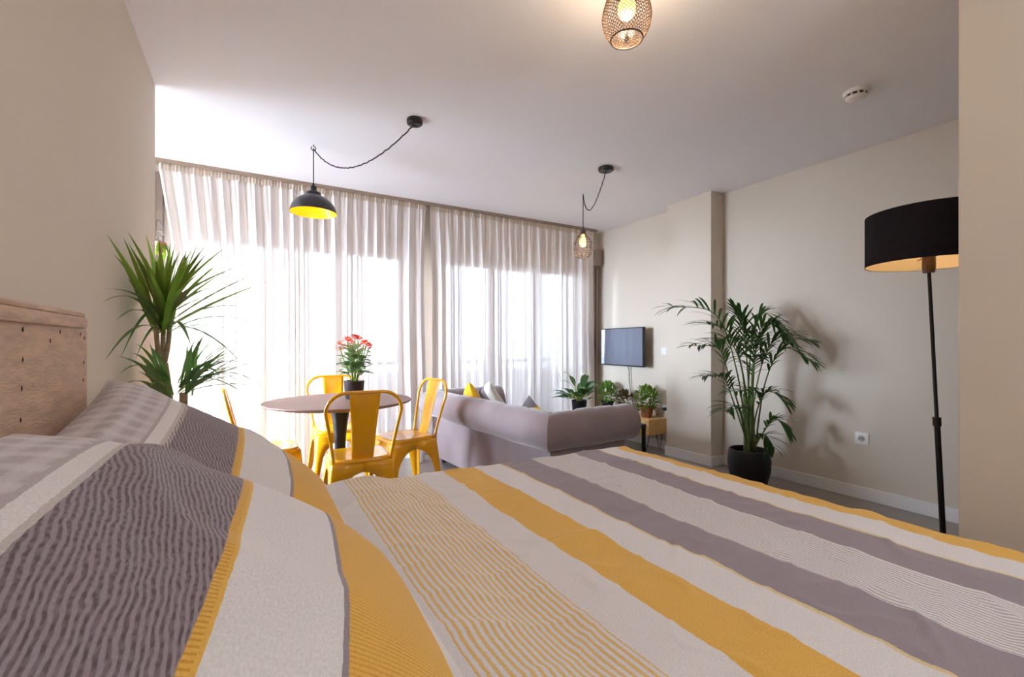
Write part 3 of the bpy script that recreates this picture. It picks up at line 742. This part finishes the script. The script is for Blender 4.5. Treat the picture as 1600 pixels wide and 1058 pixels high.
# ------------------------------------------------------------------ sofa
sf = thing('chesterfield_sofa', 'mauve grey velvet chesterfield sofa seen from behind, beyond the foot of the bed', 'sofa', (1.72, 2.47, 0), R(4.5))
SL, SD = 1.74, 0.725     # back length (local +y), depth (local +x)
def profile():
    pr = [(0.0, 0.05), (0.0, 0.20), (0.0, 0.40), (0.002, 0.452)]
    cz, r = 0.578, 0.130
    for k in range(19):
        a = R(-95 + 265 * k / 18)
        pr.append((0.02 + r * math.cos(a), cz + r * math.sin(a)))
    pr += [(-0.13, 0.54), (-0.15, 0.46), (-0.16, 0.38), (-0.16, 0.05)]
    return pr
PR = profile()
def sweep(name, a_fn, nseg, capend, seed):
    """a_fn(o, q) -> local point for outward offset o at fraction q"""
    vs = []; fs = []; n = len(PR)
    for i in range(nseg + 1):
        q = i / nseg
        for j, (o, z) in enumerate(PR):
            x, y = a_fn(o, q)
            roll = 1 if 3 < j < 23 else 0
            wv = 0.008 * noise.noise(Vector((x * 4 + seed, y * 4, z * 5))) * roll
            tuft = 0.0
            if 12 < j < 23: tuft = -0.016 * max(0, math.cos(q * PI * 2 * (nseg / 6.0))) ** 6 * (j - 12) / 8
            vs.append((x, y, z + wv + tuft))
    for i in range(nseg):
        for j in range(n - 1):
            fs.append((i * n + j, i * n + j + 1, (i + 1) * n + j + 1, (i + 1) * n + j))
    if capend: 
        fs.append(tuple(nseg * n + j for j in range(n)))
    mb = MB().add(vs, fs); return mb.build(name, VELVET, sf, off=False, ang=60)
sweep('backrest', lambda o, q: (-o, (-o) + q * (SL + 2 * o)), 42, False, 1)
def arm_end(q):
    return 0.0 if q < 0.94 else 0.03 * ((q - .94) / .06) ** 2
sweep('arm', lambda o, q: (-o + q * (SD + o) , -o), 22, True, 5)
sweep('arm', lambda o, q: (-o + q * (SD + o), SL + o), 22, True, 8)
for yc in (-0.02, SL + 0.02):     # rounded scroll fronts
    MB().lathe([(0.0, 0.028), (0.07, 0.024), (0.112, 0.012), (0.132, 0.0)], (0, 0, 0), 28).build('scroll_front', VELVET, sf, off=False).matrix_local = Matrix.Translation((SD, yc, 0.578)) @ Matrix.Rotation(R(90), 4, 'Y')
MB().box((0.14, 0.14, 0.05), (SD - 0.02, SL - 0.14, 0.30), 0.02).build('seat_base', VELVET, sf, off=False, ang=40)
for k in range(2):
    w = (SL - 0.32) / 2
    MB().box((0.16, 0.16 + k * w, 0.30), (SD, 0.16 + (k + 1) * w - 0.005, 0.44), 0.04, 3).build('seat_cushion', VELVET, sf, off=False, ang=50)
for x in (0.05, SD - 0.08):
    for y in (0.05, SL - 0.05):
        MB().lathe([(0.02, 0), (0.028, 0.055)], (x, y, 0), 12, True).build('foot', BLACKM, sf, off=False, ang=40)
for k in range(5):
    for row, (o, z) in enumerate(((-0.105, 0.66), (-0.150, 0.50))):
        y = 0.25 + k * 0.33 + row * 0.16
        if y < SL - 0.2: MB().lathe([(0, 0.012), (0.012, 0.008), (0.016, 0.0)], (-o - 0.002, y, z), 10).build('button', BTN, sf, off=False)
for (x, z) in ((0.35, 0.645), (0.58, 0.645), (0.46, 0.52)):
    MB().lathe([(0, 0.012), (0.012, 0.008), (0.016, 0.0)], (x, SL - 0.125, z), 10).build('button', BTN, sf, off=False)

def cushion(label, loc, rot, size, mats):
    t = thing('cushion', label, 'cushion', loc, 0, None); t.rotation_euler = rot
    def P(u, v, s):
        a, b = 2 * u - 1, 2 * v - 1
        e = (max(0, 1 - a ** 4) * max(0, 1 - b ** 4)) ** 0.5
        k = 1 - 0.07 * (1 - a * a) * (abs(b) ** 3) ; k2 = 1 - 0.07 * (1 - b * b) * (abs(a) ** 3)
        return (a * size / 2 * k2, s * 0.07 * e, b * size / 2 * k)
    # front and back faces are vertical stripes of cloth: separate panels
    n = len(mats)
    for i, (u0, u1, m) in enumerate(mats):
        mb = MB()
        mb.grid(lambda u, v: P(u0 + (u1 - u0) * u, v, 1), 8, 16).grid(lambda u, v: P(u0 + (u1 - u0) * u, v, -1), 8, 16)
        mb.build('cover_panel', m, t, off=False)
    return t
cushion('mustard and grey cushion with a yellow corner showing above the sofa back', (1.83, 3.93, 0.55), (R(-10), R(38), R(70)), 0.36, [(0, 0.22, CUY), (0.22, 0.5, CUW), (0.5, 0.7, CUG), (0.7, 1, CUW)])
cushion('cream striped cushion with grey bands propped by the far sofa arm', (1.97, 3.90, 0.555), (R(-18), R(30), R(120)), 0.38, [(0, 0.2, CUW), (0.2, 0.38, CUG), (0.38, 0.62, CUW), (0.62, 0.8, CUG), (0.8, 1, CUW)])
cushion('grey cushion with a yellow patch lying low behind the sofa back', (1.93, 3.04, 0.47), (R(12), R(-30), R(96)), 0.40, [(0, 0.1, CUW), (0.1, 0.5, CUG), (0.5, 0.66, CUY), (0.66, 1, CUG)])

# coffee table (black frame) with the peace lily
ct = thing('coffee_table', 'low black coffee table whose thin leg shows past the sofa arm', 'coffee table', (2.78, 3.35, 0))
MB().box((2.56, 2.86, 0.42), (3.02, 3.85, 0.45), 0.005, 1).build('tabletop', BLACKM, ct, ang=40)
for x in (2.58, 3.0):
    for y in (2.875, 3.83):
        MB().box((x - .012, y - .012, 0), (x + .012, y + .012, 0.42)).build('leg', BLACKM, ct, smooth=False)
LC_ = Vector((2.66, 3.35, 0.45))
lp = thing('peace_lily', 'peace lily with pointed leaves in a black pot between sofa arm and curtain', 'potted plant', LC_)
pot([(0, 0), (0.055, 0), (0.07, 0.17), (0.073, 0.18), (0.066, 0.18), (0.064, 0.16)], 'pot', BLACKP, lp, LC_, 0.064, 0.165)
rl = random.Random(4)
for k in range(32):
    th = k * 2.39; el = 0.15 + 1.15 * ((k * 0.37) % 1.0); Ls = rl.uniform(0.07, 0.15); Lb = rl.uniform(0.12, 0.17)
    hz = Vector((math.cos(th), math.sin(th), 0)); dv = hz * math.cos(el) + Vector((0, 0, math.sin(el)))
    a = LC_ + hz * 0.02 + Vector((0, 0, 0.165)); p = a + dv * Ls
    MB().tube(bez(a, a + Vector((0, 0, Ls * .5)), p, 4), 0.0028, 5).build('petiole', KSTEM, lp)
    blade(lp, 'leaf', p, p + hz * Lb * (0.4 + 0.6 * math.cos(el)) + Vector((0, 0, Lb * (math.sin(el) - 0.25))), 0.030, LILY, arch=0.035, n=7, fold=0.25, prof=lambda t: math.sin(PI * min(1, 0.04 + 0.96 * t ** 0.8)) ** 0.9)
for (dx, dy, dz) in ((-0.13, 0.07, 0.45), (-0.15, 0.09, 0.36), (0.02, -0.02, 0.42)):
    e = LC_ + Vector((dx, dy, dz)); a = LC_ + Vector((0, 0, 0.165))
    MB().tube(bez(a, a + Vector((dx * .3, dy * .3, dz * .6)), e, 6), 0.003, 5).build('stem', KSTEM, lp)
    blade(lp, 'spathe', e, e + Vector((-0.015, 0.008, 0.09)), 0.016, LILYW, arch=0.0, n=6, prof=oval)

# ------------------------------------------------------------------ tv bench with plants
bx = thing('tv_bench', 'low oak bench on hairpin legs along the wall under the television', 'bench', (3.78, 3.9, 0))
MB().box((3.62, 3.40, 0.19), (3.925, 4.40, 0.355), 0.004, 1).build('box', OAK, bx, ang=40)
for k in range(2):
    MB().box((3.612, 3.43 + k * 0.48, 0.205), (3.622, 3.43 + k * 0.48 + 0.455, 0.34), 0.002, 1).build('drawer_front', OAK, bx, ang=40)
for x, sx in ((3.68, -1), (3.87, 1)):
    for y, sy in ((3.50, -1), (4.30, 1)):
        MB().tube([(x - 0.035, y, 0.19), (x + sx * 0.01, y + sy * 0.02, 0.0), (x + 0.03, y + sy * 0.03, 0.19)], 0.005, 6).build('hairpin_leg', BLACKM, bx)
def herb(name, label, c, pm_, pr, ph, fr, fh, fz, m, nl, seed, lw=0.012):
    t = thing(name, label, 'potted plant', c); c = Vector(c)
    pot([(0, 0), (pr * .72, 0), (pr * .95, ph * .8), (pr * 1.06, ph * .82), (pr * 1.08, ph), (pr * .95, ph), (pr * .92, ph * .9)], 'pot', pm_, t, c, pr * .93, ph * .92, 24)
    r_ = random.Random(seed); mb = MB(); st = MB()
    for k in range(14):
        th = k * 2.4; e = c + Vector((fr * .6 * math.cos(th) * r_.random(), fr * .6 * math.sin(th) * r_.random(), ph + fz + fh * r_.uniform(.1, .4)))
        st.tube([c + Vector((0.2 * pr * math.cos(th), 0.2 * pr * math.sin(th), ph * .9)), e], 0.002, 4)
    st.build('stems', KSTEM, t)
    for k in range(nl):
        while True:
            p = Vector((r_.uniform(-1, 1), r_.uniform(-1, 1), r_.uniform(-1, 1)))
            if 0.35 < p.length < 1: break
        q = c + Vector((p.x * fr, p.y * fr, ph + fz + fh * (0.5 + p.z * 0.5)))
        dv = (p + Vector((r_.uniform(-.6, .6), r_.uniform(-.6, .6), r_.uniform(-.1, .8)))).normalized()
        mb.leaf(bez(q, q + dv * .02 + Vector((0, 0, .006)), q + dv * .045, 3), lw, 0.2, oval)
    f = mb.build('foliage', m, t); f['kind'] = 'stuff'
    return t
herb('potted_herb', 'bushy light green plant in a terracotta pot on the near end of the oak bench', (3.76, 3.56, 0.355), TERRA, 0.075, 0.12, 0.125, 0.27, -0.06, HERB, 420, 1)
herb('potted_herb', 'small brownish potted plant in the middle of the oak bench', (3.77, 3.90, 0.355), DARKPOT, 0.05, 0.08, 0.095, 0.17, 0.0, HERBD, 170, 2)
herb('potted_herb', 'light green bushy plant in a black pot at the far end of the bench', (3.76, 4.19, 0.355), BLACKP, 0.075, 0.11, 0.115, 0.25, -0.03, HERB, 380, 3)

# television
tv = thing('television', 'flat television on the far right wall reflecting the curtains', 'television', (3.825, 4.025, 1.12), R(-5))
T = Vector((3.825, 4.025, 1.12))
MB().box(T + Vector((-0.005, -0.392, -0.226)), T + Vector((0.030, 0.392, 0.226)), 0.004, 1).build('body', BLACKM, tv, ang=40)
MB().box(T + Vector((-0.008, -0.382, -0.212)), T + Vector((-0.004, 0.382, 0.216))).build('screen', SCREEN, tv, smooth=False)
MB().box(T + Vector((0.03, -0.15, -0.10)), T + Vector((0.10, 0.15, 0.10)), 0.004, 1).build('wall_bracket', BLACKM, tv, ang=40)
MB().tube([T + Vector(q) for q in ((0.06, -0.04, -0.20), (0.085, -0.045, -0.28), (0.09, -0.04, -0.42), (0.088, -0.07, -0.52), (0.09, -0.11, -0.62), (0.09, -0.11, -0.72))], 0.006, 6).build('power_cable', CABLE, tv)

# sockets and switch
def socket(name, label, c, wx, hz, plug=False, cat='socket'):
    t = thing(name, label, cat, c); c = Vector(c)
    MB().box(c + Vector((-0.010, -wx / 2, -hz / 2)), c + Vector((0, wx / 2, hz / 2)), 0.003, 2).build('plate', PLASTIC, t, ang=40)
    return t, c
t, c = socket('power_socket', 'white wall socket on the bare right wall left of the floor lamp', (XR, 1.615, 0.452), 0.088, 0.088)
rg = MB().lathe([(0.0, 0.001), (0.017, 0.001), (0.020, 0.004), (0.023, 0.0)], (0, 0, 0), 24).build('recess', RECESS, t, off=False); rg.matrix_local = Matrix.Translation((-0.0105, 0, 0)) @ Matrix.Rotation(R(-90), 4, 'Y')
hl = MB().box((-0.016, -0.012, -0.003), (-0.0125, -0.006, 0.003)).box((-0.016, 0.006, -0.003), (-0.0125, 0.012, 0.003)).build('pin_hole', BLACKM, t, off=False, smooth=False)
t, c = socket('power_socket', 'white wall socket with a black plug above the oak bench', (XR, 3.45, 0.445), 0.09, 0.08)
MB().lathe([(0.0, 0.035), (0.014, 0.035), (0.019, 0.02), (0.019, 0.0)], (0, 0, 0), 16).build('plug', BLACKM, t, off=False).matrix_local = Matrix.Translation((-0.010, 0.0, 0)) @ Matrix.Rotation(R(-90), 4, 'Y')
MB().tube(bez(c + Vector((-0.04, 0, 0)), c + Vector((-0.08, 0.07, 0.03)), c + Vector((-0.02, 0.11, -0.085)), 8), 0.004, 6).build('plug_cable', CABLE, t)
t, c = socket('light_switch', 'white light switch on the wall between television and column', (XR, 3.47, 1.075), 0.08, 0.085, cat='switch')
MB().box(c + Vector((-0.014, -0.028, -0.028)), c + Vector((-0.009, 0.028, 0.028)), 0.002, 1).build('rocker', PLASTIC, t, ang=40)

# ------------------------------------------------------------------ floor lamp
fl = thing('floor_lamp', 'black floor lamp with a gold lined drum shade, cut off by the near wall', 'floor lamp', (2.54, 0.735, 0))
pa = Vector((2.54, 0.735, 0.02)); pb = Vector((2.445, 0.765, 1.46)); pc = pa.lerp(pb, 0.56)
MB().lathe([(0, 0.02), (0.10, 0.02), (0.13, 0.012), (0.135, 0.0)], (2.54, 0.735, 0), 32).build('base', BLACKM, fl, ang=50)
MB().tube([pa, pc], 0.0105, 10).build('pole', BLACKM, fl, ang=50)
MB().tube([pc, pb], 0.0068, 10).build('pole', BLACKM, fl, ang=50)
MB().tube([pc - (pb - pa).normalized() * 0.015, pc + (pb - pa).normalized() * 0.02], 0.0145, 12).build('collar', BLACKM, fl, ang=50)
MB().lathe([(0, -0.01), (0.020, -0.01), (0.022, 0.01), (0.022, 0.065), (0.018, 0.07), (0, 0.07)], pb, 16).build('lamp_socket', BRONZE, fl, ang=50)
SC = Vector((2.45, 0.763, 1.487)); SR = 0.215; SH = 0.215
MB().lathe([(SR, 0), (SR, SH)], SC, 72).build('lamp_shade', SHADE, fl)
MB().lathe([(SR - 0.003, 0.001), (SR - 0.003, SH - 0.001)], SC, 72).build('shade_lining', GOLD, fl)
sp = MB()
for k in range(3):
    a = k * 2.094 + 0.5; sp.tube([pb + Vector((0.02 * math.cos(a), 0.02 * math.sin(a), 0.062)), SC + Vector((SR * math.cos(a), SR * math.sin(a), 0.045))], 0.002, 5)
ring = [pb + Vector((0.034 * math.cos(k * PI / 8), 0.034 * math.sin(k * PI / 8), 0.062)) for k in range(16)]
sp.tube(ring, 0.003, 6, closed=True).build('shade_spider', BLACKM, fl)
MB().lathe([(0.0, 0.07), (0.014, 0.07), (0.02, 0.09), (0.03, 0.12), (0.026, 0.145), (0.0, 0.16)], pb, 16).build('bulb', BULB, fl)
point('floor_lamp_light', (pb.x, pb.y, pb.z + 0.12), 1.8, (1.0, 0.82, 0.58), 0.035)

# ------------------------------------------------------------------ pendants
def cordline(pts, r, name, parent): return MB().tube(pts, r, 6).build(name, CORD, parent)
def twisted(P, n=60):
    out = []
    for i in range(n + 1):
        t = i / n * (len(P) - 1); k = min(int(t), len(P) - 2); p = P[k].lerp(P[k + 1], t - k); out.append(p + Vector((0.002 * math.sin(i * 1.7), 0.002 * math.cos(i * 1.7), 0.002 * math.sin(i * 2.3))))
    return out
# dome pendant over the table
d1 = thing('dome_pendant', 'black dome pendant lamp with a yellow inside hanging above the dining table', 'pendant lamp', (0.397, 3.565, 2.6))
hx = Vector((0.397, 3.565, 2.6)); cn = Vector((0.917, 2.84, 2.6))
MB().lathe([(0, 0), (0.048, 0), (0.050, -0.004), (0.050, -0.028), (0.044, -0.034), (0, -0.034)], cn, 28).build('canopy', BLACKM, d1, ang=50)
sw = bez(hx + Vector((0, 0, -0.03)), (hx + cn) / 2 + Vector((-0.08, 0.11, -0.42)), cn + Vector((0, 0, -0.03)), 24)
cordline(twisted(sw), 0.0042, 'swag_cord', d1)
hk = [hx + Vector((0, 0, 0)), hx + Vector((0, 0, -0.012))] + [hx + Vector((0.016 * math.sin(a), 0, -0.028 + 0.016 * math.cos(a))) for a in [k * 0.5 for k in range(0, 12)]]
MB().tube(hk, 0.003, 6).build('ceiling_hook', BLACKM, d1)
DZ = 2.104
cordline([hx + Vector((0, 0, -0.03)), Vector((0.397, 3.565, DZ + 0.215))], 0.0042, 'drop_cord', d1)
dc = Vector((0.397, 3.565, DZ))
MB().lathe([(0.158, 0.0), (0.157, 0.012), (0.145, 0.05), (0.120, 0.085), (0.085, 0.110), (0.058, 0.122), (0.050, 0.128), (0.050, 0.145), (0.045, 0.150), (0.030, 0.152)], dc, 56).build('shade', DOMEB, d1, ang=50)
MB().lathe([(0.156, 0.0), (0.154, 0.012), (0.142, 0.048), (0.117, 0.082), (0.083, 0.106), (0.05, 0.118), (0.0, 0.120)], dc, 56).build('shade_lining', DOMEY, d1)
MB().lathe([(0.030, 0.150), (0.024, 0.154), (0.022, 0.156), (0.022, 0.19), (0.010, 0.197), (0.006, 0.215), (0, 0.215)], dc, 20).build('lamp_cap', BLACKM, d1, ang=50)
MB().lathe([(0.0, 0.118), (0.014, 0.115), (0.03, 0.085), (0.027, 0.06), (0.0, 0.048)], dc, 16).build('bulb', BULB, d1)
point('dome_light', (dc.x, dc.y, dc.z + 0.03), 0.5, (1.0, 0.72, 0.4), 0.03)
# cage pendant by the right wall
d2 = thing('cage_pendant', 'small wire cage pendant with a glowing bulb before the right curtain', 'pendant lamp', (2.77, 3.43, 2.6))
hx = Vector((2.77, 3.43, 2.6)); cn = Vector((2.525, 2.83, 2.6))
MB().lathe([(0, 0), (0.060, 0), (0.062, -0.004), (0.062, -0.024), (0.056, -0.030), (0, -0.030)], cn, 28).build('canopy', BLACKM, d2, ang=50)
cordline(twisted(bez(hx + Vector((0, 0, -0.012)), (hx + cn) / 2 + Vector((0.07, 0.16, -0.42)), cn + Vector((0, 0, -0.03)), 24)), 0.0042, 'swag_cord', d2)
MB().tube([hx, hx + Vector((0, 0, -0.012)), hx + Vector((0.006, 0, -0.018))], 0.003, 6).build('ceiling_hook', BLACKM, d2)
cordline([hx + Vector((0, 0, -0.012)), Vector((2.77, 3.43, 2.275))], 0.0042, 'drop_cord', d2)
cc = Vector((2.77, 3.43, 1.985))
MB().lathe([(0, 0.30), (0.008, 0.295), (0.010, 0.275), (0.022, 0.268), (0.026, 0.25), (0.026, 0.225), (0, 0.225)], cc, 16).build('lamp_cap', BROWN, d2, ang=50)
cp = [(0.024, 0.232), (0.062, 0.185), (0.088, 0.135), (0.090, 0.085), (0.078, 0.035), (0.050, 0.0)]
for k in range(10):
    a = k * 2 * PI / 10
    MB().tube([cc + Vector((r * math.cos(a), r * math.sin(a), z)) for r, z in cp], 0.0024, 5).build('cage_wire', BRONZE, d2)
for r, z in ((0.088, 0.135), (0.090, 0.085), (0.078, 0.035), (0.050, 0.0), (0.062, 0.185)):
    MB().tube([cc + Vector((r * math.cos(k * PI / 12), r * math.sin(k * PI / 12), z)) for k in range(24)], 0.0024, 5, closed=True).build('cage_ring', BRONZE, d2)
MB().lathe([(0, 0.225), (0.014, 0.222), (0.02, 0.19), (0.034, 0.155), (0.034, 0.13), (0.02, 0.105), (0, 0.10)], cc, 20).build('bulb', BULB, d2)
point('cage_light', (cc.x, cc.y, cc.z + 0.06), 0.8, (1.0, 0.70, 0.38), 0.03)
# mesh pendant above the bed
mc = Vector((1.265, 1.30, 2.335))
d3 = thing('mesh_pendant', 'bronze wire mesh pendant with a bright bulb close under the ceiling above the bed', 'pendant lamp', (1.265, 1.30, 2.6))
MB().lathe([(0, 0.265), (0.056, 0.265), (0.058, 0.26), (0.058, 0.19), (0.052, 0.183), (0, 0.183)], mc, 32).build('lamp_cap', BROWN, d3, ang=50)
mp = [(0.052, 0.190), (0.066, 0.172), (0.080, 0.145), (0.090, 0.112), (0.094, 0.085), (0.090, 0.055), (0.078, 0.025), (0.060, 0.0)]
def mprof(t):
    f_ = t * (len(mp) - 1); k = min(int(f_), len(mp) - 2); g = f_ - k
    return mp[k][0] * (1 - g) + mp[k + 1][0] * g, mp[k][1] * (1 - g) + mp[k + 1][1] * g
def lattice(fn, na, nr):
    mb = MB(); vs = [fn((j + 0.5 * (i % 2)) / na, i / nr) for i in range(nr + 1) for j in range(na)]
    fs = []
    for i in range(nr - 1):
        for j in range(na):
            a = i * na + j; o = 0 if i % 2 == 0 else 1
            l_ = (i + 1) * na + (j - 1 + o) % na; r_ = (i + 1) * na + (j + o) % na; b_ = (i + 2) * na + j
            fs.append((a, l_, b_, r_))
    return mb.add(vs, fs)
lat = lattice(lambda u, t: mc + Vector((mprof(t)[0] * math.cos(2 * PI * u), mprof(t)[0] * math.sin(2 * PI * u), mprof(t)[1])), 36, 32).build('wire_mesh', BRONZE, d3)
md = lat.modifiers.new('wire', 'WIREFRAME'); md.thickness = 0.0020; md.use_boundary = True
bt = lattice(lambda u, t: mc + Vector((0.058 * (0.04 + 0.96 * t) * math.cos(2 * PI * u), 0.058 * (0.04 + 0.96 * t) * math.sin(2 * PI * u), 0.001)), 24, 12).build('bottom_mesh', BRONZE, d3)
md = bt.modifiers.new('wire', 'WIREFRAME'); md.thickness = 0.0017
MB().tube([mc + Vector((0.060 * math.cos(k * PI / 20), 0.060 * math.sin(k * PI / 20), 0)) for k in range(40)], 0.0032, 6, closed=True).build('bottom_ring', BROWN, d3)
MB().lathe([(0, 0.183), (0.014, 0.18), (0.02, 0.16), (0.034, 0.13), (0.034, 0.105), (0.02, 0.085), (0, 0.08)], mc, 20).build('bulb', BULB, d3)
MB().lathe([(0, 0.15), (0.012, 0.14), (0.014, 0.12), (0.008, 0.105), (0, 0.10)], mc + Vector((0, 0, -0.03)), 12).build('filament', FILA, d3)
point('mesh_pendant_light', (mc.x, mc.y, mc.z + 0.05), 3.0, (1.0, 0.78, 0.52), 0.03)

# smoke detector
sd = thing('smoke_detector', 'round white smoke detector with dark vents on the ceiling', 'smoke detector', (3.0, 1.26, 2.6)); c = Vector((3.0, 1.26, 2.6))
MB().lathe([(0.0, 0.0), (0.062, 0.0), (0.064, -0.006), (0.058, -0.020), (0.054, -0.022)], c, 36).build('base', PLASTIC, sd, ang=40)
MB().lathe([(0.050, -0.020), (0.046, -0.034)], c, 36).build('vent_ring', VENT, sd)
MB().lathe([(0.052, -0.034), (0.048, -0.042), (0.030, -0.050), (0, -0.052)], c, 36).build('cap', PLASTIC, sd, ang=40)
for k in range(10):
    a = k * 2 * PI / 10; p = c + Vector((0.050 * math.cos(a), 0.050 * math.sin(a), -0.028))
    MB().box(p - Vector((.004, .004, .008)), p + Vector((.004, .004, .008))).build('vent_rib', PLASTIC, sd, smooth=False)

# added opal globe, unseen fill light behind the camera
k_ = thing('fill_globe', 'white opal globe added unseen behind the viewer as fill light', 'pendant lamp', (1.7, -1.3, 2.6))
MB().lathe([(0, 0), (0.05, 0), (0.05, -0.025), (0, -0.03)], (1.7, -1.3, 2.6), 24).build('canopy', BLACKM, k_, ang=50)
MB().tube([(1.7, -1.3, 2.58), (1.7, -1.3, 2.18)], 0.004, 6).build('cord', CORD, k_)
MB().lathe([(0.15 * math.sin(PI * i / 24), -0.15 * math.cos(PI * i / 24)) for i in range(25)], (1.7, -1.3, 2.03), 32).build('globe', GLOBEFILL, k_)
# white pot on the floor by the pillar
wp = MB().lathe([(0, 0), (0.045, 0), (0.058, 0.02), (0.062, 0.13), (0.055, 0.13), (0.052, 0.03), (0, 0.025)], (1.42, 4.28, 0), 28).build('floor_pot', PLASTIC, ang=50)
tag(wp, 'small white pot on the floor beside the curtain behind the right chair', 'pot')
